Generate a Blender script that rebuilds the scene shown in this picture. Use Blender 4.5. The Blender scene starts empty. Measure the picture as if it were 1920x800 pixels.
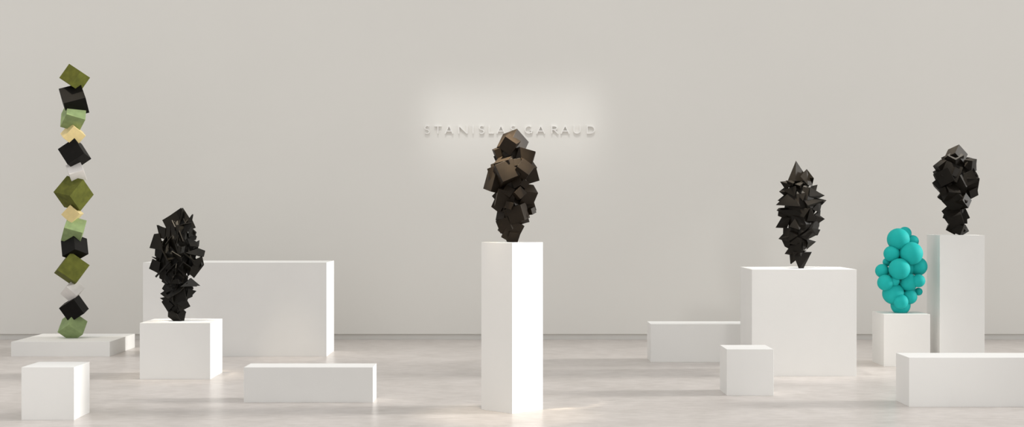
import bpy, bmesh, math, random
from mathutils import Vector, Quaternion, Matrix

# ------------------------------------------------------------------ scene
scn = bpy.context.scene
col = scn.collection
EYE, FL = 1.6, 2666.667          # eye height (m) and focal length of a 50 mm lens on a 1920 wide frame

# tables in metres: x, y relative to the sculpture's axis, z above the floor, quaternion, edge length
TOTEM_BLOCKS = [
 ['olive',0.0314,0.0,3.1659,0.2738,-0.1846,-0.9386,0.1003,0.1987],
 ['black',0.0244,0.0,2.901,0.2551,-0.4807,-0.7637,-0.3473,0.2505],
 ['sage',0.0148,0.0,2.7169,0.4184,-0.4996,-0.7509,-0.1075,0.2197],
 ['gold',0.0118,0.0,2.509,0.6793,-0.5835,0.0464,0.4426,0.181],
 ['black',0.0307,0.0,2.2864,0.2146,-0.2136,0.7635,0.5705,0.2278],
 ['white',0.0489,0.0,2.0713,0.2024,-0.4821,-0.7796,-0.3447,0.168],
 ['olive',0.0196,0.0,1.8323,0.7608,-0.3705,-0.5249,0.092,0.2626],
 ['gold',0.005,0.0,1.5945,0.2767,-0.2817,0.6346,0.6643,0.1537],
 ['sage',0.0211,0.0,1.4044,0.1759,0.0667,-0.9182,-0.3486,0.2129],
 ['black',0.0308,0.0,1.2076,0.8294,-0.264,0.0213,0.4919,0.2069],
 ['olive',-0.0019,0.0,0.959,0.6281,-0.5884,-0.487,-0.1489,0.2575],
 ['white',0.0044,0.0,0.707,0.8355,-0.4122,0.2901,0.2188,0.1616],
 ['black',0.0231,0.0,0.5039,0.6789,-0.5505,0.3007,0.3815,0.2058],
 ['sage',0.0062,0.0,0.294,0.3079,0.1476,0.8763,0.3398,0.207]]
CENTRE_BLOCKS = [
 [0.0135,0.0349,2.1638,0.2439,0.2795,0.8677,0.3309,0.16],
 [-0.0113,-0.0697,2.1608,0.4721,-0.1867,0.5858,0.6318,0.1123],
 [-0.0116,0.0897,2.1685,0.4721,0.1867,0.5858,-0.6318,0.1067],
 [0.1128,-0.0174,2.0517,0.4218,-0.4276,0.5811,0.5492,0.141],
 [0.1143,-0.0523,1.9742,0.3571,-0.3655,-0.8501,-0.1275,0.1158],
 [0.1155,0.0723,1.9782,0.3571,0.3655,-0.8501,0.1275,0.11],
 [0.1532,-0.0087,1.9159,0.5756,-0.5406,0.3128,0.5278,0.1128],
 [-0.0377,-0.1046,1.9276,0.3599,-0.4005,-0.6993,-0.4702,0.156],
 [-0.0386,0.1246,1.9341,0.3599,0.4005,-0.6993,0.4702,0.1482],
 [-0.0343,-0.061,1.9849,0.1554,0.2055,0.9481,0.1865,0.1403],
 [-0.0348,0.081,1.9896,0.1554,-0.2055,0.9481,-0.1865,0.1333],
 [-0.1115,0.0,1.848,0.2762,0.4587,0.6266,0.5662,0.1527],
 [-0.0887,0.0349,2.0956,0.7374,-0.6426,-0.1925,-0.0791,0.0951],
 [-0.0802,0.061,2.043,0.5642,-0.7787,-0.0443,-0.2708,0.0826],
 [-0.1108,0.0436,1.9654,0.5057,-0.8139,0.1151,-0.2618,0.0805],
 [-0.1255,-0.0174,1.9365,0.6616,-0.7024,0.0242,-0.2613,0.0911],
 [0.0541,-0.1307,2.0073,0.6051,-0.7912,-0.0009,-0.0889,0.059],
 [0.0976,-0.122,1.947,0.8895,-0.3368,0.2901,0.1063,0.1159],
 [0.0997,0.142,1.955,0.8895,0.3368,0.2901,-0.1063,0.1101],
 [0.1081,-0.122,1.8387,0.6724,-0.6724,0.2187,0.2187,0.0585],
 [0.0651,-0.0871,1.8582,0.2114,-0.5299,-0.4742,-0.6706,0.0891],
 [-0.0241,-0.0959,1.7647,0.4611,-0.7428,-0.4193,-0.2448,0.0812],
 [0.0633,-0.1394,1.7628,0.3655,-0.1796,-0.7231,-0.558,0.0746],
 [0.0648,0.1594,1.767,0.3655,0.1796,-0.7231,0.558,0.0709],
 [0.1258,-0.0349,1.758,0.2825,-0.5221,-0.7983,-0.1022,0.1227],
 [-0.051,-0.0523,1.7296,0.6215,-0.4763,-0.4071,-0.4703,0.1442],
 [-0.0516,0.0723,1.731,0.6215,0.4763,-0.4071,0.4703,0.137],
 [-0.0959,0.0261,1.7466,0.6576,-0.6063,-0.0599,-0.4432,0.0734],
 [-0.0864,0.0087,1.6779,0.5826,-0.5783,-0.0868,-0.5645,0.0947],
 [-0.0155,-0.1482,1.666,0.4641,-0.3772,0.591,0.5414,0.0576],
 [0.0555,-0.0871,1.6029,0.5347,-0.6169,-0.4915,0.3032,0.1301],
 [0.0563,0.1071,1.6029,0.5347,0.6169,-0.4915,-0.3032,0.1236],
 [0.1648,-0.0261,1.6214,0.666,-0.6113,-0.3993,0.1528,0.0515],
 [0.1494,0.0261,1.6577,0.5674,-0.5625,0.2968,0.523,0.0799],
 [0.0862,-0.0436,1.5788,0.0568,-0.129,0.2346,0.9618,0.0951],
 [0.0869,0.0636,1.5786,0.0568,0.129,0.2346,-0.9618,0.0903],
 [-0.0632,-0.0174,1.568,0.1651,-0.7395,-0.4511,-0.4715,0.0847],
 [-0.0441,-0.0261,1.5142,0.7283,-0.6448,-0.0246,-0.2308,0.1094],
 [0.0284,-0.0436,1.5981,0.7813,-0.601,0.0214,-0.1671,0.1281],
 [0.0286,0.0636,1.5981,0.7813,0.601,0.0214,0.1671,0.1217],
 [-0.0351,-0.0174,1.4248,0.6459,-0.5717,-0.3186,-0.393,0.0677],
 [-0.0014,0.0087,1.4799,0.3156,-0.4136,0.4567,0.7217,0.1391],
 [0.0108,-0.0087,1.4257,0.1737,0.0154,-0.4991,-0.8488,0.0926],
 [0.0052,0.0555,1.9946,-0.7494,0.5524,0.3512,-0.0999,0.0988],
 [0.0281,0.035,1.9832,-0.3047,-0.3226,-0.7771,0.4463,0.1197],
 [-0.0064,0.0077,1.4298,-0.6949,0.6553,0.1464,0.2574,0.0468],
 [0.0453,0.0287,1.9485,-0.5572,-0.5881,-0.5117,0.2861,0.1354],
 [0.0326,0.0362,1.6594,0.1942,-0.116,0.5937,-0.7723,0.0975],
 [0.0023,0.0323,1.4895,-0.6857,-0.3579,0.6159,-0.1493,0.0592],
 [-0.0003,0.0342,2.1226,-0.7559,0.0818,0.6478,0.0468,0.0953],
 [0.0258,0.0204,1.7294,-0.7402,0.6221,-0.1889,-0.1716,0.0936],
 [-0.0118,0.0168,1.537,-0.7836,0.3859,0.0238,0.4862,0.0815],
 [0.016,0.0289,1.7436,-0.5298,-0.3739,0.7464,0.1497,0.0959],
 [0.0458,0.0556,1.9669,-0.0876,-0.6358,-0.1123,-0.7586,0.1055],
 [0.0369,0.0154,2.1563,0.7974,-0.3727,0.0856,-0.4669,0.0713],
 [0.0009,0.0023,2.196,-0.3539,-0.4288,-0.8198,-0.1373,0.0619],
 [-0.0215,0.0018,1.4343,0.1438,-0.206,0.8447,-0.4726,0.0444]]
RIGHT_BLOCKS = [
 [-0.0163,-0.0229,2.2149,0.3018,0.3655,0.8456,0.2455,0.1506],
 [-0.0773,0.0115,2.1634,0.5389,-0.7717,0.0845,-0.327,0.1097],
 [-0.154,0.0,2.0941,0.7254,-0.606,-0.2856,-0.1583,0.1184],
 [-0.0352,-0.0573,2.1742,0.0877,-0.4703,-0.8203,-0.3135,0.1246],
 [0.0067,0.0773,2.1793,0.0877,0.4703,-0.8203,0.3135,0.1184],
 [-0.0894,-0.0458,2.0263,0.6137,-0.7577,0.1851,0.1224,0.1811],
 [0.1102,-0.0344,2.1191,0.6597,-0.2255,0.5992,0.3937,0.131],
 [0.1387,0.0544,2.1221,0.6597,0.2255,0.5992,-0.3937,0.1245],
 [0.1057,0.0229,2.1157,0.2269,-0.3163,0.6998,0.599,0.1158],
 [0.081,-0.0802,2.1153,0.7277,-0.5985,0.119,0.3132,0.059],
 [0.1331,-0.0229,2.0298,0.2982,-0.0411,0.7896,0.5347,0.1201],
 [0.1323,-0.0458,1.9367,0.1485,-0.6836,-0.7023,-0.1319,0.1352],
 [0.1683,0.0658,1.9392,0.1485,0.6836,-0.7023,0.1319,0.1284],
 [0.0977,-0.0573,1.967,0.6438,-0.736,-0.1301,-0.1644,0.1387],
 [-0.0586,-0.1031,2.0312,0.6571,-0.7068,0.0409,0.2589,0.0954],
 [-0.1474,-0.0688,1.9896,0.301,-0.0357,0.6875,0.6598,0.1577],
 [-0.0994,0.0888,1.9936,0.301,0.0357,0.6875,-0.6598,0.1498],
 [-0.1559,-0.0229,1.9052,0.5161,-0.7787,-0.1277,-0.3331,0.1484],
 [-0.1635,0.0229,2.0199,0.7646,-0.5938,-0.2102,-0.1361,0.1067],
 [0.0117,-0.0573,1.9391,0.7842,-0.3517,0.4633,0.2162,0.1439],
 [0.0541,0.0773,1.9421,0.7842,0.3517,0.4633,-0.2162,0.1367],
 [-0.0985,-0.0802,1.828,0.5838,0.205,0.6976,0.3612,0.1412],
 [-0.1579,0.0,1.7809,0.6516,-0.5997,-0.2188,-0.4097,0.0704],
 [-0.1853,-0.1261,1.8375,0.826,-0.5095,-0.0502,-0.2357,0.069],
 [-0.0193,-0.0344,1.7555,0.6743,-0.5741,-0.079,-0.4577,0.1871],
 [0.0084,0.0544,1.7564,0.6743,0.5741,-0.079,0.4577,0.1777],
 [0.0314,-0.0917,1.729,0.6385,-0.5754,-0.5097,-0.0379,0.1186],
 [0.0958,0.1117,1.7307,0.6385,0.5754,-0.5097,0.0379,0.1127],
 [0.1364,-0.0458,1.835,0.8219,-0.5157,-0.2402,-0.0287,0.1019],
 [-0.04,-0.0688,1.5549,0.0727,-0.7415,-0.5798,-0.3297,0.1483],
 [0.0091,0.0888,1.5544,0.0727,0.7415,-0.5798,0.3297,0.1409],
 [-0.0719,0.0115,1.6147,0.4891,-0.7428,0.0285,-0.4563,0.102],
 [-0.0858,0.0115,1.5763,0.4322,-0.6498,-0.1271,-0.6122,0.0785],
 [0.0556,0.0115,1.5758,0.1248,-0.1649,0.7155,0.6673,0.1088],
 [0.0217,-0.0458,1.5459,0.0177,-0.0177,0.7069,0.7069,0.114],
 [-0.0408,-0.0115,1.4608,0.6272,-0.5091,-0.1375,-0.5732,0.1065],
 [0.0043,-0.0573,1.4337,0.6945,-0.6274,0.343,-0.0803,0.1049],
 [0.0576,-0.0115,1.4266,0.4155,0.0698,0.7199,0.5515,0.0833],
 [0.0241,-0.0229,1.7384,0.0199,0.3785,0.5866,0.7158,0.1328],
 [0.0448,0.0429,1.739,0.0199,-0.3785,0.5866,-0.7158,0.1262],
 [0.0025,0.0468,2.2001,-0.2632,-0.2098,-0.0999,-0.9363,0.0878],
 [-0.0182,0.0152,1.6517,-0.2656,-0.2118,-0.5031,-0.7947,0.0972],
 [0.0341,0.0545,2.0326,-0.121,0.0147,0.9361,0.3301,0.128],
 [0.0027,0.0167,1.5192,-0.1945,-0.1757,0.7229,-0.6393,0.0739],
 [-0.0114,0.0225,1.4857,0.2077,-0.8765,0.3165,-0.2974,0.0696],
 [0.0281,0.0506,1.7168,-0.6077,0.0147,-0.0298,0.7935,0.1124],
 [0.0058,-0.0008,1.9386,-0.7357,0.4641,0.4629,-0.1707,0.1392],
 [0.018,0.0043,1.9339,0.2501,-0.8341,0.0312,-0.4907,0.1529],
 [0.0308,0.0014,2.0971,0.4589,-0.8564,-0.1976,0.1302,0.1078],
 [-0.0245,0.0041,1.9595,-0.5847,0.7841,-0.0121,-0.2076,0.1377],
 [0.0232,0.0304,1.5548,0.7246,0.2224,-0.4071,-0.5096,0.0776],
 [0.0306,0.0529,1.9614,-0.2246,0.1571,0.4023,-0.8735,0.1378],
 [0.0143,0.0317,2.1659,0.3989,-0.5866,0.5424,-0.4501,0.1023],
 [-0.0054,0.0142,1.6461,0.1802,0.0745,0.8456,0.497,0.0841]]
PYRAMIDS = [
 [[-0.051,0.0,2.131],[-0.134,0.027,1.917],[-0.071,-0.075,1.925],[0.087,0.032,1.933],[-0.003,0.118,1.962]],
 [[0.05,-0.021,2.045],[-0.021,-0.075,1.971],[0.108,-0.043,1.879],[0.052,-0.086,1.883],[0.102,0.075,1.95]],
 [[-0.214,-0.011,1.92],[-0.083,0.043,1.933],[-0.156,-0.032,1.83],[-0.118,-0.107,1.887]],
 [[-0.163,-0.064,1.931],[-0.106,-0.129,1.9],[-0.116,-0.043,1.835],[-0.033,0.021,1.933]],
 [[-0.088,-0.054,1.899],[0.019,-0.064,1.917],[-0.035,-0.118,1.877],[-0.021,-0.075,1.835],[-0.005,0.027,1.869]],
 [[0.043,-0.054,1.917],[0.001,-0.075,1.864],[0.037,-0.091,1.856],[0.072,-0.064,1.872],[0.063,0.043,1.88]],
 [[-0.079,-0.129,1.876],[-0.19,-0.043,1.835],[-0.09,-0.118,1.765],[-0.048,-0.054,1.824]],
 [[-0.222,0.0,1.82],[-0.135,0.021,1.885],[-0.135,0.021,1.756],[-0.143,-0.075,1.819]],
 [[-0.263,-0.043,1.684],[-0.117,-0.075,1.829],[-0.044,-0.15,1.671],[-0.025,-0.097,1.672],[-0.04,-0.064,1.782],[-0.14,0.027,1.681]],
 [[-0.232,0.021,1.731],[-0.118,0.0,1.831],[-0.17,0.011,1.697],[-0.139,-0.054,1.75]],
 [[-0.251,-0.021,1.63],[-0.221,0.021,1.656],[0.062,-0.139,1.653],[0.003,-0.129,1.563],[-0.128,-0.054,1.573],[-0.054,0.054,1.665]],
 [[-0.236,-0.011,1.576],[-0.223,0.011,1.648],[-0.131,-0.064,1.627],[-0.129,0.0,1.536],[-0.217,-0.011,1.569]],
 [[0.005,-0.118,1.733],[0.038,-0.139,1.68],[0.228,-0.011,1.732],[0.069,-0.054,1.771],[0.035,-0.118,1.653],[0.179,0.011,1.686]],
 [[0.078,-0.064,1.867],[0.228,-0.011,1.781],[0.063,-0.086,1.771],[0.175,-0.032,1.752],[0.114,0.032,1.815]],
 [[0.169,0.011,1.89],[0.087,-0.021,1.873],[0.145,-0.011,1.809],[0.129,0.054,1.842]],
 [[-0.04,-0.064,1.872],[0.066,-0.097,1.861],[0.039,-0.107,1.73],[-0.034,-0.064,1.792],[0.031,0.021,1.815]],
 [[-0.045,-0.118,1.793],[0.021,-0.123,1.797],[-0.008,-0.134,1.726],[-0.048,-0.118,1.773],[0.004,-0.032,1.782]],
 [[0.069,-0.118,1.659],[0.035,-0.118,1.526],[0.145,-0.086,1.52],[0.091,-0.054,1.653],[0.107,0.0,1.536]],
 [[0.099,-0.064,1.643],[0.165,-0.032,1.704],[0.209,0.0,1.699],[0.185,-0.011,1.605],[0.162,0.054,1.654]],
 [[0.241,0.0,1.545],[0.149,-0.032,1.605],[0.123,-0.075,1.584],[0.167,-0.021,1.498],[0.162,0.054,1.546]],
 [[-0.186,0.011,1.573],[-0.257,0.0,1.457],[-0.144,-0.021,1.453],[-0.118,-0.054,1.557],[-0.108,0.054,1.503]],
 [[-0.082,-0.107,1.552],[-0.144,-0.118,1.47],[-0.044,-0.139,1.438],[-0.096,-0.027,1.45],[0.001,-0.075,1.488]],
 [[-0.026,-0.075,1.536],[0.131,-0.064,1.52],[-0.051,-0.118,1.387],[0.021,-0.107,1.43],[0.02,0.021,1.466]],
 [[0.188,-0.011,1.552],[0.169,-0.011,1.418],[0.099,-0.075,1.456],[0.021,-0.107,1.403],[0.126,-0.064,1.531],[0.106,0.043,1.492]],
 [[0.179,-0.021,1.439],[0.087,-0.097,1.456],[-0.031,-0.129,1.377],[0.151,-0.021,1.38],[0.076,0.032,1.401]],
 [[0.1,-0.086,1.413],[0.149,-0.032,1.383],[0.034,-0.097,1.334],[-0.032,-0.107,1.371],[0.076,0.032,1.358]],
 [[0.153,0.0,1.318],[0.04,-0.064,1.349],[0.047,-0.032,1.236],[0.052,-0.086,1.307],[0.095,0.043,1.304]],
 [[-0.184,-0.021,1.466],[-0.122,-0.075,1.451],[-0.133,-0.075,1.307],[-0.184,-0.011,1.386],[-0.134,0.054,1.385]],
 [[-0.228,0.0,1.345],[-0.148,0.011,1.428],[-0.116,-0.043,1.306],[-0.133,-0.075,1.371],[-0.12,0.043,1.342]],
 [[-0.194,0.011,1.337],[-0.166,-0.011,1.268],[-0.111,-0.021,1.236],[-0.123,-0.054,1.322],[-0.11,0.043,1.288]],
 [[-0.139,-0.107,1.424],[-0.063,-0.129,1.377],[-0.144,-0.107,1.323],[-0.024,-0.064,1.418],[-0.075,0.0,1.369]],
 [[-0.139,-0.107,1.302],[-0.061,-0.118,1.366],[-0.009,-0.097,1.35],[-0.01,-0.075,1.269],[-0.06,0.021,1.278]],
 [[-0.172,-0.032,1.195],[-0.032,-0.107,1.302],[-0.006,-0.107,1.211],[-0.118,-0.054,1.279],[-0.106,-0.021,1.182],[-0.031,0.032,1.235]],
 [[-0.005,-0.075,1.349],[0.066,-0.043,1.301],[0.036,-0.032,1.236],[0.006,-0.075,1.237],[0.041,0.043,1.288]],
 [[-0.108,-0.097,1.222],[-0.047,-0.086,1.211],[-0.095,-0.086,1.171],[-0.066,-0.011,1.209]],
 [[-0.125,-0.021,1.225],[-0.109,-0.043,1.092],[-0.062,-0.043,1.13],[-0.075,-0.054,1.215],[-0.069,0.032,1.17]],
 [[0.109,0.0,1.214],[-0.092,-0.032,1.204],[-0.034,-0.064,1.045],[0.013,-0.043,1.044],[0.022,0.107,1.211],[-0.003,0.011,1.042]],
 [[0.014,-0.011,1.236],[0.059,0.0,1.225],[0.011,0.0,1.203],[0.028,0.032,1.224]],
 [[0.167,-0.021,1.627],[0.198,0.0,1.632],[0.18,-0.011,1.466],[0.116,0.043,1.573],[0.114,-0.043,1.493]],
 [[0.063,0.021,2.047],[-0.008,0.075,1.972],[0.121,0.043,1.88],[0.064,0.086,1.884],[0.114,-0.075,1.952]],
 [[-0.142,0.064,1.933],[-0.085,0.129,1.903],[-0.095,0.043,1.837],[-0.012,-0.021,1.935]],
 [[-0.045,0.129,1.88],[-0.158,0.043,1.838],[-0.056,0.118,1.767],[-0.014,0.054,1.827]],
 [[-0.238,0.043,1.685],[-0.09,0.075,1.832],[-0.017,0.15,1.671],[0.002,0.097,1.673],[-0.013,0.064,1.783],[-0.114,-0.027,1.681]],
 [[-0.234,0.021,1.63],[-0.204,-0.021,1.657],[0.081,0.139,1.653],[0.021,0.129,1.563],[-0.111,0.054,1.573],[-0.036,-0.054,1.665]],
 [[0.035,0.118,1.734],[0.068,0.139,1.68],[0.26,0.011,1.734],[0.099,0.054,1.773],[0.064,0.118,1.654],[0.21,-0.011,1.687]],
 [[0.091,0.064,1.868],[0.242,0.011,1.781],[0.076,0.086,1.771],[0.189,0.032,1.753],[0.128,-0.032,1.816]],
 [[0.1,0.118,1.659],[0.066,0.118,1.525],[0.177,0.086,1.519],[0.122,0.054,1.654],[0.139,0.0,1.535]],
 [[-0.045,0.107,1.551],[-0.107,0.118,1.468],[-0.007,0.139,1.436],[-0.06,0.027,1.448],[0.039,0.075,1.487]],
 [[0.002,0.075,1.535],[0.16,0.064,1.519],[-0.023,0.118,1.385],[0.049,0.107,1.428],[0.049,-0.021,1.464]],
 [[0.2,0.021,1.438],[0.107,0.097,1.455],[-0.012,0.129,1.375],[0.171,0.021,1.379],[0.096,-0.032,1.4]],
 [[-0.107,0.107,1.422],[-0.031,0.129,1.374],[-0.113,0.107,1.32],[0.009,0.064,1.416],[-0.043,0.0,1.367]],
 [[-0.11,0.107,1.299],[-0.031,0.118,1.364],[0.022,0.097,1.347],[0.021,0.075,1.266],[-0.03,-0.021,1.274]],
 [[-0.154,0.032,1.192],[-0.013,0.107,1.3],[0.014,0.107,1.209],[-0.099,0.054,1.277],[-0.087,0.021,1.18],[-0.012,-0.032,1.232]],
 [[-0.115,0.021,1.224],[-0.099,0.043,1.09],[-0.052,0.043,1.128],[-0.065,0.054,1.214],[-0.058,-0.032,1.168]]]
PLATES = [
 [[0.038,0.011,1.658],[-0.155,-0.032,1.534],[-0.116,-0.042,1.464],[0.011,0.0,1.484]],
 [[0.044,-0.042,1.647],[0.047,0.0,1.642],[0.029,0.011,1.495],[0.018,-0.042,1.49]],
 [[0.036,0.016,1.658],[0.123,-0.011,1.537],[0.076,-0.032,1.49],[0.034,-0.011,1.5]],
 [[0.15,-0.021,1.595],[0.112,-0.053,1.542],[0.059,-0.074,1.375],[0.13,-0.053,1.458]],
 [[0.072,-0.063,1.5],[0.122,-0.053,1.511],[0.091,-0.074,1.422],[0.059,-0.074,1.401]],
 [[0.122,0.021,1.553],[0.165,0.011,1.459],[0.121,-0.021,1.442],[0.095,0.0,1.505]],
 [[0.094,-0.021,1.495],[0.175,0.011,1.416],[0.161,0.011,1.384],[0.11,-0.042,1.364]],
 [[0.105,0.0,1.453],[0.173,0.021,1.371],[0.171,0.0,1.342],[0.086,-0.032,1.338]],
 [[-0.204,-0.011,1.487],[-0.113,-0.053,1.453],[-0.124,-0.053,1.348],[-0.174,-0.021,1.358]],
 [[-0.121,-0.042,1.458],[-0.061,-0.074,1.485],[-0.066,-0.074,1.364],[-0.113,-0.053,1.359]],
 [[-0.059,-0.074,1.495],[-0.017,-0.095,1.49],[-0.001,-0.105,1.339],[-0.046,-0.084,1.349]],
 [[-0.012,-0.084,1.485],[0.03,-0.074,1.49],[0.009,-0.105,1.36],[-0.007,-0.105,1.334]],
 [[-0.037,-0.042,1.527],[-0.022,-0.063,1.516],[-0.004,-0.074,1.474],[-0.019,-0.053,1.479]],
 [[-0.23,-0.011,1.398],[-0.182,-0.032,1.406],[-0.137,-0.063,1.233],[-0.278,-0.021,1.261]],
 [[0.024,-0.126,1.282],[0.058,-0.147,1.272],[0.055,-0.147,1.21],[0.024,-0.126,1.23]],
 [[0.058,-0.147,1.272],[0.09,-0.116,1.282],[0.074,-0.116,1.214],[0.055,-0.147,1.21]],
 [[0.022,-0.105,1.391],[0.011,-0.137,1.303],[0.019,-0.126,1.251],[0.025,-0.105,1.328]],
 [[0.019,-0.084,1.443],[0.079,-0.137,1.329],[0.069,-0.116,1.313],[0.026,-0.042,1.359]],
 [[-0.106,-0.074,1.375],[-0.145,-0.095,1.307],[-0.132,-0.084,1.276],[-0.1,-0.042,1.348]],
 [[-0.051,-0.095,1.375],[-0.103,-0.116,1.303],[-0.098,-0.105,1.287],[-0.051,-0.074,1.344]],
 [[0.202,0.011,1.337],[0.163,-0.021,1.316],[0.151,-0.042,1.254],[0.197,0.0,1.274]],
 [[0.093,-0.063,1.354],[0.175,-0.032,1.332],[0.194,-0.021,1.269],[0.132,-0.074,1.281]],
 [[0.136,-0.021,1.379],[0.101,-0.053,1.343],[0.168,-0.021,1.337]],
 [[0.09,-0.116,1.214],[0.202,-0.032,1.259],[0.262,0.0,1.233],[0.249,-0.021,1.172],[0.134,-0.105,1.203]],
 [[0.231,-0.011,1.179],[0.25,0.011,1.092],[0.152,-0.011,0.969],[0.114,-0.063,1.008],[0.167,-0.063,1.144]],
 [[0.081,-0.147,1.215],[0.082,-0.105,1.214],[0.179,-0.084,1.135],[0.183,-0.137,1.126]],
 [[0.079,-0.147,1.126],[0.152,-0.126,1.073],[0.128,-0.053,1.034],[0.07,-0.053,1.065]],
 [[0.019,-0.105,1.172],[0.008,-0.168,1.07],[0.001,-0.137,0.996],[0.002,-0.074,1.077]],
 [[-0.002,-0.137,1.173],[-0.023,-0.147,1.152],[-0.085,-0.137,1.139],[-0.077,-0.095,1.161]],
 [[-0.051,-0.147,1.144],[-0.041,-0.147,1.131],[-0.2,-0.095,0.973],[-0.208,-0.084,0.986]],
 [[-0.25,-0.011,1.153],[-0.283,0.0,1.058],[-0.189,-0.021,1.009],[-0.171,-0.053,1.118]],
 [[-0.265,0.0,1.174],[-0.195,-0.021,1.159],[-0.203,-0.011,1.137]],
 [[-0.231,0.0,1.253],[-0.236,0.011,1.187],[-0.182,-0.011,1.127],[-0.145,-0.032,1.233]],
 [[-0.041,-0.137,1.23],[0.065,-0.168,1.184],[0.061,-0.147,1.121],[-0.022,-0.105,1.182]],
 [[0.086,-0.158,1.137],[0.047,-0.158,1.085],[0.035,-0.147,1.074],[0.058,-0.116,1.094]],
 [[0.019,-0.137,1.063],[0.032,-0.137,1.069],[0.119,-0.105,0.979],[0.111,-0.095,0.962]],
 [[-0.182,-0.032,1.012],[-0.179,-0.021,0.964],[-0.113,-0.032,0.928],[-0.106,-0.063,1.05]],
 [[-0.108,-0.095,1.009],[-0.116,-0.105,0.947],[-0.077,-0.105,0.906],[-0.08,-0.084,0.962]],
 [[-0.163,0.0,0.948],[-0.165,0.0,0.927],[-0.108,-0.032,0.897],[-0.103,-0.032,0.97]],
 [[0.128,-0.053,0.966],[0.22,-0.011,0.889],[0.042,-0.137,0.884],[0.095,-0.116,0.922]],
 [[-0.023,-0.126,0.953],[0.027,-0.137,0.959],[0.042,-0.137,0.912],[-0.046,-0.116,0.916]],
 [[0.119,-0.084,0.91],[0.037,-0.137,0.845],[-0.075,-0.116,0.765],[-0.115,-0.084,0.784],[0.014,-0.105,0.869]],
 [[-0.121,0.0,0.916],[-0.155,0.0,0.861],[-0.116,-0.021,0.817],[-0.011,-0.063,0.867]],
 [[-0.18,0.0,0.809],[-0.139,-0.011,0.838],[-0.09,-0.042,0.782],[-0.129,-0.032,0.776]],
 [[-0.186,0.0,0.767],[-0.121,-0.021,0.78],[-0.069,-0.042,0.734],[-0.145,-0.011,0.743]],
 [[0.057,-0.021,0.891],[0.142,0.0,0.879],[0.146,0.0,0.856],[0.086,-0.032,0.802]],
 [[0.177,0.0,0.837],[0.097,-0.032,0.86],[0.091,-0.053,0.782],[0.134,-0.011,0.796]],
 [[0.134,0.011,0.847],[0.134,0.011,0.779],[0.078,-0.021,0.754],[0.078,-0.042,0.839]],
 [[-0.087,-0.053,0.761],[0.074,-0.095,0.868],[0.096,-0.074,0.763],[-0.009,-0.074,0.684]],
 [[0.085,-0.032,0.755],[0.121,-0.021,0.686],[0.025,-0.063,0.636],[-0.001,-0.084,0.711]],
 [[0.001,-0.095,0.717],[0.093,-0.063,0.772],[0.064,-0.095,0.68]],
 [[-0.158,0.0,0.732],[-0.126,-0.021,0.77],[-0.035,-0.053,0.698],[-0.1,-0.021,0.633]],
 [[-0.155,0.011,0.721],[-0.06,0.032,0.746],[-0.053,0.0,0.6],[-0.105,0.0,0.637]],
 [[-0.09,-0.032,0.645],[-0.102,-0.021,0.583],[-0.04,-0.032,0.54],[0.039,-0.053,0.541],[-0.059,-0.063,0.631]],
 [[0.047,-0.021,0.66],[0.077,-0.011,0.63],[0.039,-0.032,0.54],[-0.014,-0.053,0.594]],
 [[0.074,0.0,0.632],[0.053,0.0,0.586],[0.055,-0.011,0.538],[0.023,-0.032,0.54],[0.01,-0.021,0.628]],
 [[-0.061,-0.074,0.653],[-0.001,-0.084,0.617],[0.041,-0.063,0.542],[-0.056,-0.074,0.616]],
 [[0.055,-0.011,1.337],[0.19,0.021,1.268],[0.156,0.032,1.152],[0.053,0.0,1.179]],
 [[0.029,-0.011,1.179],[0.161,0.011,1.179],[0.188,0.032,1.062],[0.087,0.011,0.979]],
 [[-0.197,0.011,1.326],[-0.089,0.0,1.337],[-0.097,-0.011,1.074],[-0.216,0.021,1.073]],
 [[-0.232,0.021,1.2],[-0.121,0.0,1.242],[-0.121,0.0,0.99],[-0.218,0.032,1.046]],
 [[-0.084,0.021,0.978],[0.085,0.021,0.989],[0.085,0.021,0.852],[-0.103,0.011,0.837]],
 [[-0.15,0.032,0.835],[-0.029,0.011,0.863],[-0.018,0.011,0.705],[-0.144,0.032,0.714]],
 [[-0.021,0.021,0.836],[0.114,0.032,0.846],[0.074,0.021,0.72],[-0.002,0.011,0.694]],
 [[-0.071,0.011,0.731],[0.053,0.021,0.725],[0.034,0.011,0.6],[-0.071,0.011,0.589]],
 [[0.03,-0.011,1.658],[-0.163,0.032,1.534],[-0.124,0.042,1.463],[0.003,0.0,1.484]],
 [[0.128,0.021,1.595],[0.089,0.053,1.542],[0.036,0.074,1.373],[0.108,0.053,1.457]],
 [[0.089,0.021,1.495],[0.171,-0.011,1.415],[0.156,-0.011,1.384],[0.105,0.042,1.364]],
 [[-0.221,0.011,1.487],[-0.13,0.053,1.453],[-0.141,0.053,1.347],[-0.191,0.021,1.357]],
 [[-0.102,0.074,1.494],[-0.059,0.095,1.489],[-0.044,0.105,1.336],[-0.088,0.084,1.346]],
 [[-0.246,0.011,1.397],[-0.197,0.032,1.405],[-0.153,0.063,1.232],[-0.294,0.021,1.26]],
 [[0.072,0.063,1.352],[0.154,0.032,1.33],[0.173,0.021,1.267],[0.111,0.074,1.279]],
 [[0.065,0.116,1.211],[0.177,0.032,1.256],[0.238,0.0,1.23],[0.225,0.021,1.168],[0.11,0.105,1.2]],
 [[0.219,0.011,1.178],[0.238,-0.011,1.09],[0.14,0.011,0.967],[0.102,0.063,1.006],[0.154,0.063,1.143]],
 [[-0.261,0.011,1.152],[-0.294,0.0,1.056],[-0.2,0.021,1.007],[-0.182,0.053,1.116]],
 [[-0.2,0.032,1.009],[-0.197,0.021,0.961],[-0.131,0.032,0.925],[-0.124,0.063,1.047]],
 [[0.092,0.053,0.959],[0.185,0.011,0.881],[0.006,0.137,0.876],[0.059,0.116,0.914]],
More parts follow.
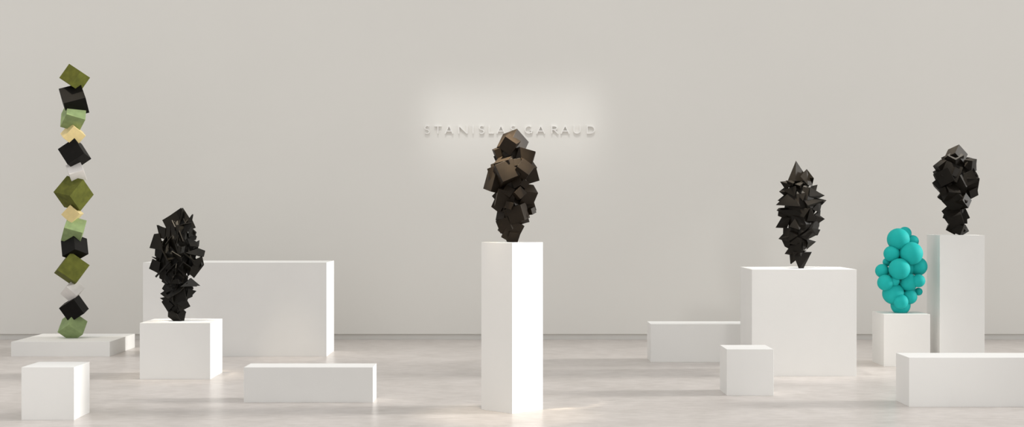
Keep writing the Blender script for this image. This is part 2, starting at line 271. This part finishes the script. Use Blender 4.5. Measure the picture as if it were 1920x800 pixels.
 [[-0.131,0.0,0.914],[-0.166,0.0,0.859],[-0.126,0.021,0.815],[-0.021,0.063,0.865]],
 [[0.166,0.0,0.835],[0.086,0.032,0.857],[0.08,0.053,0.78],[0.123,0.011,0.793]],
 [[-0.123,0.053,0.753],[0.041,0.095,0.861],[0.062,0.074,0.754],[-0.044,0.074,0.674]],
 [[0.062,0.032,0.749],[0.098,0.021,0.679],[0.002,0.063,0.629],[-0.025,0.084,0.705]],
 [[-0.169,0.0,0.729],[-0.138,0.021,0.767],[-0.046,0.053,0.695],[-0.112,0.021,0.63]],
 [[-0.038,-0.122,0.774],[-0.039,-0.092,0.849],[-0.034,-0.042,0.793],[-0.034,-0.086,0.729]],
 [[-0.007,-0.115,1.469],[-0.052,-0.059,1.534],[-0.026,-0.018,1.452],[0.015,-0.087,1.404]],
 [[-0.07,-0.164,1.142],[-0.137,-0.12,1.245],[-0.095,-0.035,1.17],[-0.036,-0.102,1.081]],
 [[0.056,-0.089,0.883],[0.113,-0.064,0.946],[0.046,0.008,0.907],[0.003,-0.036,0.851]],
 [[-0.06,-0.128,1.058],[0.027,-0.086,1.111],[-0.04,-0.01,1.046],[-0.115,-0.073,1.006]],
 [[-0.018,-0.146,1.094],[0.073,-0.084,1.186],[-0.018,0.002,1.114],[-0.091,-0.084,1.036]],
 [[0.074,-0.105,1.5],[0.144,-0.057,1.511],[0.079,-0.021,1.482],[0.022,-0.08,1.478]],
 [[0.026,-0.12,1.008],[-0.022,-0.082,1.062],[0.04,-0.026,1.002],[0.075,-0.08,0.96]],
 [[-0.001,-0.103,1.416],[-0.034,-0.071,1.487],[0.004,-0.001,1.4],[0.029,-0.053,1.347]],
 [[0.152,-0.123,1.153],[0.102,-0.053,1.274],[0.13,0.02,1.177],[0.176,-0.072,1.074]],
 [[-0.005,-0.106,0.862],[0.021,-0.056,0.934],[0.003,-0.018,0.866],[-0.02,-0.08,0.808]],
 [[0.082,-0.06,1.501],[0.056,-0.038,1.551],[0.067,0.001,1.51],[0.092,-0.032,1.468]],
 [[-0.081,-0.065,0.763],[-0.063,-0.035,0.808],[-0.071,-0.008,0.762],[-0.088,-0.046,0.727]],
 [[-0.073,-0.123,1.262],[-0.088,-0.081,1.373],[-0.07,-0.002,1.289],[-0.058,-0.065,1.194]],
 [[0.076,-0.06,1.505],[0.098,-0.037,1.543],[0.077,-0.005,1.5],[0.059,-0.037,1.471]],
 [[-0.027,-0.077,0.734],[-0.066,-0.048,0.761],[-0.027,-0.018,0.728],[0.004,-0.056,0.708]],
 [[-0.068,-0.114,0.875],[-0.013,-0.095,0.885],[-0.054,-0.055,0.884],[-0.101,-0.084,0.874]],
 [[-0.024,-0.142,0.976],[0.013,-0.087,1.052],[-0.04,-0.027,0.951],[-0.066,-0.1,0.897]]]
SPHERES = [
 [0.0642,0.068,1.3876,0.0703],
 [-0.0321,-0.0283,1.3255,0.1179],
 [0.1435,0.0567,1.3041,0.0652],
 [0.0874,-0.0907,1.1779,0.1213],
 [-0.1083,-0.051,1.1739,0.085],
 [-0.1326,0.0454,1.0825,0.0454],
 [-0.0476,-0.1247,1.0157,0.1117],
 [0.1891,0.017,1.038,0.0992],
 [-0.1956,0.0,0.9905,0.0737],
 [-0.1839,-0.085,0.8693,0.085],
 [-0.0896,-0.0907,0.887,0.0539],
 [0.0696,-0.0454,0.8719,0.0964],
 [0.1635,-0.0964,0.8901,0.0692],
 [-0.0874,-0.034,0.7514,0.1145],
 [0.0843,-0.0454,0.7181,0.0782],
 [0.2008,0.034,0.7686,0.042],
 [-0.0303,-0.1191,0.6707,0.0771],
 [0.0,0.0,0.6276,0.1038],
 [0.0333,0.0907,1.2007,0.1134],
 [0.0022,0.1021,0.915,0.1247],
 [0.0986,0.0794,0.7564,0.0907],
 [0.055,0.0454,1.0313,0.1191]]
CORES = {'centre': [[0.0096, 0.0174, 0.0013], [0.0793, 0.0479, -0.0061], [0.1882, 0.0697, -0.0061], [0.2972, 0.1089, 0.0157], [0.4279, 0.1307, 0.007], [0.5804, 0.1307, 0.0157], [0.7111, 0.0959, 0.0244], [0.807, 0.0349, 0.0114]], 'right': [[0.0126, 0.0229, -0.0002], [0.0814, 0.0573, -0.0059], [0.196, 0.0802, -0.0116], [0.3679, 0.1146, -0.0002], [0.5398, 0.1547, 0.0113], [0.6945, 0.1432, 0.0055], [0.7976, 0.0974, 0.0055], [0.8664, 0.0286, -0.0002]], 'pyramids': [[0.0617, 0.0214, -0.0049], [0.1689, 0.0536, -0.0371], [0.2762, 0.1019, -0.0424], [0.437, 0.1394, -0.0103], [0.5979, 0.1555, -0.0103], [0.7481, 0.1341, -0.0103], [0.8392, 0.0697, -0.0103], [0.9197, 0.0214, -0.0371]], 'plates': [[0.0132, 0.0316, -0.0108], [0.1342, 0.0631, -0.0161], [0.2657, 0.0737, -0.0161], [0.3709, 0.0789, -0.0266], [0.5024, 0.121, -0.0161], [0.6603, 0.1421, -0.0108], [0.7918, 0.1315, -0.0055], [0.9076, 0.0842, 0.005], [0.9917, 0.0263, 0.0102]]}
AXIS_X = dict(totem=-5.08, plates=-3.288, centre=-0.007, pyramids=2.906, spheres=4.131, right=4.779)


# ------------------------------------------------------------------ materials
def new_mat(name):
    m = bpy.data.materials.new(name); m.use_nodes = True
    nt = m.node_tree; nt.nodes.clear()
    out = nt.nodes.new('ShaderNodeOutputMaterial'); b = nt.nodes.new('ShaderNodeBsdfPrincipled')
    nt.links.new(b.outputs[0], out.inputs[0])
    return m, nt, b

def grain_mat(name, c, var=.04, scale=6.0, rough=.7, bump=.08, bscale=250., spec=.5, metal=0., stretch=(1, 1, 1)):
    """one paint or pigment with a faint cloudy variation and a fine grain"""
    m, nt, b = new_mat(name); N, L = nt.nodes.new, nt.links.new
    tc = N('ShaderNodeTexCoord'); mp = N('ShaderNodeMapping'); mp.inputs['Scale'].default_value = stretch
    L(tc.outputs['Object'], mp.inputs[0])
    n1 = N('ShaderNodeTexNoise'); n1.inputs['Scale'].default_value = scale; n1.inputs['Detail'].default_value = 5
    L(mp.outputs[0], n1.inputs['Vector'])
    r = N('ShaderNodeValToRGB'); L(n1.outputs['Fac'], r.inputs[0])
    r.color_ramp.elements[0].position = .3; r.color_ramp.elements[1].position = .7
    r.color_ramp.elements[0].color = (*[x*(1-var) for x in c], 1); r.color_ramp.elements[1].color = (*[min(1, x*(1+var)) for x in c], 1)
    L(r.outputs[0], b.inputs['Base Color'])
    n2 = N('ShaderNodeTexNoise'); n2.inputs['Scale'].default_value = bscale; n2.inputs['Detail'].default_value = 3
    L(mp.outputs[0], n2.inputs['Vector'])
    bp = N('ShaderNodeBump'); bp.inputs['Strength'].default_value = bump; bp.inputs['Distance'].default_value = .004
    L(n2.outputs['Fac'], bp.inputs['Height']); L(bp.outputs[0], b.inputs['Normal'])
    b.inputs['Roughness'].default_value = rough; b.inputs['Metallic'].default_value = metal
    b.inputs['Specular IOR Level'].default_value = spec
    return m

def floor_mat():
    m, nt, b = new_mat('polished_concrete'); N, L = nt.nodes.new, nt.links.new
    tc = N('ShaderNodeTexCoord')
    n1 = N('ShaderNodeTexNoise'); n1.inputs['Scale'].default_value = 1.7; n1.inputs['Detail'].default_value = 10; n1.inputs['Roughness'].default_value = .68
    n2 = N('ShaderNodeTexNoise'); n2.inputs['Scale'].default_value = 12.0; n2.inputs['Detail'].default_value = 5; n2.inputs['Roughness'].default_value = .6
    mp = N('ShaderNodeMapping'); mp.inputs['Scale'].default_value = (.6, 1.25, 1); mp.inputs['Location'].default_value = (.17, .31, .437); L(tc.outputs['Object'], mp.inputs[0])   # trowelled along the room
    m1 = N('ShaderNodeMapping'); m1.inputs['Location'].default_value = (.23, .11, .619); L(tc.outputs['Object'], m1.inputs[0])
    L(m1.outputs[0], n1.inputs['Vector']); L(mp.outputs[0], n2.inputs['Vector'])
    mx = N('ShaderNodeMix'); mx.data_type = 'FLOAT'; mx.inputs[0].default_value = .5
    L(n1.outputs['Fac'], mx.inputs[2]); L(n2.outputs['Fac'], mx.inputs[3])
    r = N('ShaderNodeValToRGB'); L(mx.outputs[0], r.inputs[0])
    e = r.color_ramp.elements; e[0].position = .32; e[0].color = (*FLOOR_A, 1); e[1].position = .68; e[1].color = (*FLOOR_B, 1)
    L(r.outputs[0], b.inputs['Base Color'])
    b.inputs['Roughness'].default_value = .31
    b.inputs['Specular IOR Level'].default_value = .5
    return m

FLOOR_A, FLOOR_B = (.46, .420, .388), (.68, .633, .603)
M = dict(
    wall=grain_mat('wall_paint', (.79, .775, .735), .012, .5, .85, .04, 120),
    skirting=grain_mat('skirting_paint', (.74, .73, .70), .01, .5, .8, .03, 120),
    floor=floor_mat(),
    plinth=grain_mat('plinth_paint', (.82, .812, .79), .012, 2., .75, .12, 180),
    letter=grain_mat('letter_paint', (.86, .845, .815), .01, 5, .6, .02, 200),
    olive=grain_mat('olive_pigment', (.098, .106, .016), .22, 14, .75, .2, 220, spec=.2),
    sage=grain_mat('sage_pigment', (.255, .335, .150), .14, 14, .75, .2, 220, spec=.25),
    gold=grain_mat('gold_leaf', (.76, .61, .29), .05, 20, .5, .1, 300, metal=.15),
    white=grain_mat('white_pigment', (.74, .71, .68), .04, 14, .7, .1, 220),
    black=grain_mat('black_pigment', (.0045, .0038, .0030), .2, 14, .55, .15, 220, spec=.13),
    dark=grain_mat('dark_bronze', (.018, .0125, .0075), .2, 10, .5, .05, 200, spec=.15),
    char=grain_mat('charred_black', (.0085, .0068, .0048), .2, 10, .52, .05, 200, spec=.11),
    shard=grain_mat('blackened_steel', (.0055, .0046, .0030), .2, 10, .42, .05, 200, spec=.16),
    teal=grain_mat('turquoise_resin', (.012, .41, .39), .03, 8, .65, .03, 200, spec=.15),
)

# ------------------------------------------------------------------ helpers
def finish(name, bm, mat, parent=None, loc=(0, 0, 0), bevel=0., smooth=False, kind=None):
    me = bpy.data.meshes.new(name); bmesh.ops.recalc_face_normals(bm, faces=bm.faces[:]); bm.to_mesh(me); bm.free()
    o = bpy.data.objects.new(name, me); col.objects.link(o); o.location = loc
    me.materials.append(mat)
    if parent: o.parent = parent
    if smooth:
        for p in me.polygons: p.use_smooth = True
    if bevel:
        b = o.modifiers.new('bevel', 'BEVEL'); b.width = bevel; b.segments = 2; b.limit_method = 'ANGLE'
    if kind: o['kind'] = kind
    return o

def tag(o, label, cat, group=None):
    o['label'] = label; o['category'] = cat
    if group: o['group'] = group
    return o

def box_bm(x0, x1, y0, y1, z0, z1):
    bm = bmesh.new(); bmesh.ops.create_cube(bm, size=1)
    for v in bm.verts:
        v.co = Vector(((x0+x1)/2+v.co.x*(x1-x0), (y0+y1)/2+v.co.y*(y1-y0), (z0+z1)/2+v.co.z*(z1-z0)))
    return bm

def cut_below(bm, z):
    """sit flat: slice off what would sink below height z (local)"""
    if min(v.co.z for v in bm.verts) >= z: return
    g = bm.verts[:]+bm.edges[:]+bm.faces[:]
    r = bmesh.ops.bisect_plane(bm, geom=g, plane_co=(0, 0, z), plane_no=(0, 0, 1), clear_inner=True)
    ed = [e for e in r['geom_cut'] if isinstance(e, bmesh.types.BMEdge)]
    bmesh.ops.contextual_create(bm, geom=ed)

def empty(name, loc):
    o = bpy.data.objects.new(name, None); col.objects.link(o); o.location = loc; o.empty_display_size = .1
    return o

def part(name, bm, mat, root, base=None, bevel=0., smooth=False, seg=None):
    """bm in root-local coordinates; the part's origin goes to its own centre"""
    if base is not None: cut_below(bm, base)
    vs = [v.co for v in bm.verts]
    if not vs: bm.free(); return None
    c = Vector([(min(v[i] for v in vs)+max(v[i] for v in vs))/2 for i in range(3)])
    bmesh.ops.translate(bm, verts=bm.verts[:], vec=-c)
    return finish(name, bm, mat, root, c, bevel, smooth)

# ------------------------------------------------------------------ the room
finish('floor', box_bm(-16, 16, -3, 18.4, -.2, 0), M['floor'], kind='structure')
WY, GAP = 18.06, .0715
finish('wall_back', box_bm(-16, 16, WY, WY+.34, GAP, 7.5), M['wall'], kind='structure')
finish('baseboard_back', box_bm(-16, 16, WY+.032, WY+.34, 0, GAP), M['skirting'], kind='structure')

# ------------------------------------------------------------------ white display blocks
def display(name, cat, label, xl, xr, yt, yb, ratio, group='white display blocks standing on the gallery floor'):
    """front face given by its edges in the frame, ratio = how far the rear edge shrinks"""
    Y0 = EYE*FL/(yb-400); Y1 = Y0/ratio; H = EYE-(yt-400)/FL*Y0
    x0, x1 = (xl-960)/FL*Y0, (xr-960)/FL*Y0
    cx, cy = (x0+x1)/2, (Y0+Y1)/2
    bm = box_bm(x0-cx, x1-cx, Y0-cy, Y1-cy, 0, H)
    o = finish(name, bm, M['plinth'], None, (cx, cy, 0), bevel=.0012)
    return tag(o, label, cat, group), H

G = 'white display blocks standing on the gallery floor'
_, H_PLAT = display('low_platform', 'platform', 'broad low white platform carrying the tall stack of coloured cubes', 20.8, 205.3, 640.3, 668, .937)
display('display_block', 'block', 'large wide white slab standing behind the jagged black plate sculpture', 268, 612.4, 491.8, 668, .9600)
_, H_PLA = display('plinth', 'plinth', 'white box plinth carrying the jagged black plate sculpture on the left', 262, 394.2, 605.2, 710.6, .9600)
display('display_bench', 'block', 'long low white block lying on the floor left of the tall central plinth', 457.2, 699.2, 688.2, 754.1, .9745)
display('display_bench', 'block', 'long low white block farthest back, half hidden behind the large cubic plinth', 1220, 1440, 607.2, 678.5, .975)
display('display_cube', 'block', 'small empty white cube in front of the large cubic plinth', 1362.6, 1450.5, 654.4, 741.2, .968)
_, H_PYR = display('plinth', 'plinth', 'large cubic white plinth carrying the dark spiky sculpture of pyramids', 1409.8, 1606, 504.8, 704.9, .952)
_, H_SPH = display('plinth', 'plinth', 'small white plinth carrying the turquoise bubble sculpture', 1657.4, 1744, 588.8, 686.7, .9685)
_, H_RIG = display('plinth', 'plinth', 'tall slim white plinth at far right carrying a black cluster of cubes', 1762.2, 1846, 440.7, 683.5, .9695)
display('display_bench', 'block', 'long low white block at the right edge, running out of the frame', 1704.5, 2030, 670, 762.4, .967)
display('display_cube', 'block', 'small empty white cube at the front left corner of the floor', 40.2, 138.9, 688, 787.1, .9645)
# the tall centre plinth stands on its corner towards the viewer
Yc = 11.62; H_CEN = EYE-(453.6-400)/FL*Yc; half = 57.8/FL*Yc
bm = box_bm(-half/math.sqrt(2), half/math.sqrt(2), -half/math.sqrt(2), half/math.sqrt(2), 0, H_CEN)
o = finish('plinth', bm, M['plinth'], None, ((960.2-960)/FL*Yc, Yc, 0), bevel=.0012)
o.rotation_euler.z = math.radians(45)
tag(o, 'tallest white plinth at the centre, turned with one corner forward', 'plinth', G)

# ------------------------------------------------------------------ sculptures
def cube_bm(c, q, s):
    bm = bmesh.new()
    bmesh.ops.create_cube(bm, size=s, matrix=Matrix.Translation(c) @ Quaternion(q).normalized().to_matrix().to_4x4())
    return bm

def block_sculpture(name, label, x, y, top, table, mat, bev):
    root = empty(name, (x, y, top)); tag(root, label, 'sculpture')
    add_core(root, 'centre' if mat is M['dark'] else 'right', mat, 4)
    for r in table:
        part('cube_block', cube_bm((r[0], r[1], r[2]-top), r[3:7], r[7]), mat, root, 0., bev)
    return root

def core_bm(prof, seed, squash=.8):
    """faceted inner body the pieces are fixed to; prof = (height, radius, x offset)"""
    rnd = random.Random(seed); bm = bmesh.new(); rings = []
    for k, (z, r, cx) in enumerate(prof):
        rings.append([bm.verts.new((cx+r*(.8+.35*rnd.random())*math.cos(a), r*squash*(.8+.35*rnd.random())*math.sin(a), z+(rnd.random()-.5)*.03*(0 < k < len(prof)-1)))
                      for a in [(i+.5*(k % 2))*math.tau/7 for i in range(7)]])
    for a, b in zip(rings, rings[1:]):
        for i in range(7):
            j = (i+1) % 7
            bm.faces.new((a[i], a[j], b[i])); bm.faces.new((a[j], b[j], b[i]))
    bm.faces.new(rings[0][::-1]); bm.faces.new(rings[-1])
    return bm

def add_core(root, key, mat, seed):
    part('core', core_bm(CORES[key], seed), mat, root)

# stack of coloured cubes
top = H_PLAT
root = empty('stacked_cube_totem', (AXIS_X['totem'], 16.42, top))
tag(root, 'tall wobbly tower of olive, black, sage, gold and white cubes on low platform', 'sculpture')
WORD = dict(olive='olive green cube', black='black cube', sage='pale sage green cube', gold='pale gold cube', white='white cube')
for r in TOTEM_BLOCKS:
    p = part('cube_block', cube_bm((r[1], r[2], r[3]-top), r[4:8], r[8]), M[r[0]], root, 0., .0025)
    p['label'] = WORD[r[0]]

block_sculpture('cube_cluster', 'dark brown cluster of tumbled cubes on the tall central plinth', AXIS_X['centre'], 11.62, H_CEN, CENTRE_BLOCKS, M['dark'], .0015)
block_sculpture('cube_cluster', 'smaller black cluster of tumbled cubes on the tall plinth at far right', AXIS_X['right'], 15.28, H_RIG, RIGHT_BLOCKS, M['char'], .0015)

# spiky pyramids
top = H_PYR
root = empty('pyramid_cluster', (AXIS_X['pyramids'], 14.30, top))
tag(root, 'dark spiky sculpture of clustered pyramids on the large cubic plinth', 'sculpture')
add_core(root, 'pyramids', M['char'], 6)
for P in PYRAMIDS:
    bm = bmesh.new()
    for v in P: bm.verts.new((v[0], v[1], v[2]-top))
    r = bmesh.ops.convex_hull(bm, input=bm.verts[:])
    bmesh.ops.delete(bm, geom=list({g for g in r['geom_interior'] if isinstance(g, bmesh.types.BMVert)}), context='VERTS')
    part('pyramid_spike', bm, M['char'], root, 0.)

# jagged plates
top = H_PLA
root = empty('plate_cluster', (AXIS_X['plates'], 14.03, top))
tag(root, 'jagged black sculpture of thin overlapping plates on the left box plinth', 'sculpture')
add_core(root, 'plates', M['shard'], 7)
for P in PLATES:
    pts = [Vector((v[0], v[1], v[2]-top)) for v in P]
    n = Vector((0, 0, 0))
    for i in range(len(pts)): n += pts[i].cross(pts[(i+1) % len(pts)])
    n.normalize(); c = sum(pts, Vector())/len(pts)
    flat = [p-n*((p-c).dot(n)) for p in pts]      # true flat sheet
    bm = bmesh.new(); t = .0045
    for s in (-t, t):
        for p in flat: bm.verts.new(p+n*s)
    bmesh.ops.convex_hull(bm, input=bm.verts[:])
    part('steel_plate', bm, M['shard'], root, 0.)

# bubbles
top = H_SPH
root = empty('bubble_sculpture', (AXIS_X['spheres'], 15.12, top))
tag(root, 'turquoise sculpture of clustered matte bubbles on a small white plinth', 'sculpture')
for x, y, z, r in SPHERES:
    bm = bmesh.new(); bmesh.ops.create_icosphere(bm, subdivisions=5, radius=r, matrix=Matrix.Translation((x, y, z-top)))
    part('bubble', bm, M['teal'], root, 0., smooth=True)

# ------------------------------------------------------------------ raised wall lettering
def arc(cx, cy, rx, ry, a0, a1, n=14):
    return [(cx+rx*math.cos(math.radians(a0+(a1-a0)*i/n)), cy+ry*math.sin(math.radians(a0+(a1-a0)*i/n))) for i in range(n+1)]

def glyph(ch, w):
    """centre lines of a light humanist capital, height 1, width w"""
    k = .07; h = 1-k
    if ch == 'I': return [[(w/2, 0), (w/2, 1)]]
    if ch == 'L': return [[(k, 1), (k, k)], [(0, k), (w, k)]]
    if ch == 'T': return [[(0, h), (w, h)], [(w/2, h), (w/2, 0)]]
    if ch == 'A': return [[(0.02, 0), (w/2, 1)], [(w/2, 1), (w-.02, 0)], [(w*.19, .33), (w*.81, .33)]]
    if ch == 'N': return [[(k, 0), (k, 1)], [(k, .97), (w-k, .03)], [(w-k, 0), (w-k, 1)]]
    if ch == 'U': return [[(k, 1), (k, .36)]+arc(w/2, .36, w/2-k, .36-k, 180, 360)[1:]+[(w-k, 1)]]
    if ch == 'D': return [[(k, 0), (k, 1)], [(k, h), (w*.4, h)]+arc(w*.4, .5, w*.6-k, .5-k, 90, -90)[1:]+[(k, k)]]
    if ch == 'R': return [[(k, 0), (k, 1)], [(k, h), (w*.42, h)]+arc(w*.42, .5+(h-.5)/2, w*.40, (h-.5)/2, 90, -90)[1:]+[(k, .5)], [(w*.42, .5), (w, 0)]]
    if ch == 'G': return [arc(w*.55, .5, w*.55-k, .5-k, 52, 345), [(w-k, .06), (w-k, .42)], [(w-k, .42), (w*.68, .42)]]
    if ch == 'S':
        return [arc(w*.52, .735, w*.40, .735-.5+.0, 40, 250, 12)[:-1]+arc(w*.48, .27, w*.42, .235, 75, -145, 12)]

def stroke(bm, pl, t, y0, y1):
    """a ribbon of width t along the line, from y0 (wall) to y1 (front)"""
    n = len(pl); L, R = [], []
    for i, p in enumerate(pl):
        a = Vector(pl[max(i-1, 0)]); b = Vector(pl[min(i+1, n-1)]); d = (b-a).normalized(); m = Vector((-d.y, d.x))*t/2
        q = Vector(p); L.append(q+m); R.append(q-m)
    ring = []
    for l, r in zip(L, R):
        ring.append([bm.verts.new((l.x, y0, l.y)), bm.verts.new((l.x, y1, l.y)), bm.verts.new((r.x, y1, r.y)), bm.verts.new((r.x, y0, r.y))])
    for a, b in zip(ring, ring[1:]):
        for i in range(4): bm.faces.new((a[i], a[(i+1) % 4], b[(i+1) % 4], b[i]))
    bm.faces.new(ring[0]); bm.faces.new(ring[-1][::-1])

PXW = WY/FL; z_base = EYE-(250.8-400)*PXW; hgt = 15.4*PXW
sign = empty('wall_lettering', (-.03, WY, z_base))
tag(sign, 'thin raised pale capital letters spelling a name across the back wall', 'sign')
text = [('S', 796, 806), ('T', 814.5, 828), ('A', 834.5, 849.5), ('N', 859.5, 877), ('I', 885.5, 888.5), ('S', 898, 908.5), ('L', 916, 926),
        ('A', 931.5, 947), ('S', 957, 967), ('G', 983.5, 998), ('A', 1006, 1021.5), ('R', 1033.5, 1046.5), ('A', 1051.5, 1067.5), ('U', 1075, 1088.5), ('D', 1100, 1115.5)]
for ch, a, b in text:
    bm = bmesh.new(); w = (b-a)*PXW/hgt; ox = (a-960)*PXW+.03
    for k, pl in enumerate(glyph(ch, w)):
        stroke(bm, [(ox+x*hgt, z*hgt) for x, z in pl], .0128, .001*k, -.030+.0007*k)
    part('letter', bm, M['letter'], sign)

# ------------------------------------------------------------------ light
def area(name, loc, target, sx, sy, power, color, spread=180):
    l = bpy.data.lights.new(name, 'AREA'); l.shape = 'RECTANGLE'; l.size = sx; l.size_y = sy; l.energy = power; l.color = color
    l.spread = math.radians(spread)
    o = bpy.data.objects.new(name, l); col.objects.link(o); o.location = loc
    o.rotation_euler = (Vector(target)-Vector(loc)).to_track_quat('-Z', 'Y').to_euler()
    return o

def spot(name, loc, target, power, angle, color=(1, .86, .66), blend=.8, r=.08):
    l = bpy.data.lights.new(name, 'SPOT'); l.energy = power; l.spot_size = math.radians(angle); l.spot_blend = blend; l.color = color
    l.shadow_soft_size = r
    o = bpy.data.objects.new(name, l); col.objects.link(o); o.location = loc
    o.rotation_euler = (Vector(target)-Vector(loc)).to_track_quat('-Z', 'Y').to_euler()
    return o

sun = bpy.data.lights.new('low_side_sun', 'SUN'); sun.energy = 3.9; sun.angle = math.radians(11); sun.color = (1, .985, .955)
so = bpy.data.objects.new('low_side_sun', sun); col.objects.link(so); so.location = (15, 14, 6)
el, az = math.radians(15.5), math.radians(3)
so.rotation_euler = Vector((-math.cos(el)*math.cos(az), -math.cos(el)*math.sin(az), -math.sin(el))).to_track_quat('-Z', 'Y').to_euler()
area('sign_washer', (0, 16.2, 5.6), (0, WY, 2.72), 2.2, .3, 1.1, (1, .99, .97), 14)
spot('ceiling_spot', (-.38, 11.12, 4.05), (-.01, 11.6, 1.9), 2100, 12.5, blend=1)
spot('ceiling_spot', (-.15, 11.1, 4.05), (-.05, 11.3, 0), 260, 24)
spot('ceiling_spot', (-3.62, 13.62, 4.15), (-3.3, 14.03, 1.25), 1150, 11, blend=1)
spot('ceiling_spot', (-3.4, 13.8, 4.15), (-3.28, 14.0, .5), 130, 25)
spot('ceiling_spot', (2.6, 13.85, 4.3), (2.9, 14.3, 1.75), 1500, 12, (1, .92, .80), blend=1)
spot('ceiling_spot', (2.8, 13.7, 4.3), (2.9, 14.2, .9), 230, 28, (1, .96, .90))
spot('ceiling_spot', (4.5, 14.85, 4.5), (4.78, 15.28, 2.05), 1900, 11, (1, .95, .86), blend=1)
spot('ceiling_spot', (-5.25, 15.8, 4.9), (-5.08, 16.4, 1.4), 110, 26)
spot('ceiling_spot', (-2.5, 14.0, 4.3), (-2.46, 15.8, -.15), 110, 13)
spot('front_floodlight', (-3.2, 4.6, 2.9), (-3.95, 12.6, .25), 300, 17, (1, .985, .95), .8, .3)
spot('front_floodlight', (2.8, 4.8, 2.9), (3.15, 14.0, .45), 350, 23, (1, .985, .95), .8, .3)
spot('ceiling_spot', (3.65, 14.3, 4.3), (3.98, 15.0, .6), 90, 18)

w = bpy.data.worlds.new('gallery_daylight'); scn.world = w; w.use_nodes = True
bg = w.node_tree.nodes['Background']; bg.inputs[0].default_value = (1, .99, .975, 1); bg.inputs[1].default_value = .86

# ------------------------------------------------------------------ camera
cam = bpy.data.cameras.new('camera'); cam.lens = 50; cam.sensor_width = 36; cam.clip_end = 200
co = bpy.data.objects.new('camera', cam); col.objects.link(co); co.location = (0, 0, EYE); co.rotation_euler = (math.pi/2, 0, 0)
scn.camera = co
vs = scn.view_settings
vs.view_transform = 'Standard'; vs.look = 'None'; vs.gamma = 1; vs.use_curve_mapping = False; vs.exposure = 0
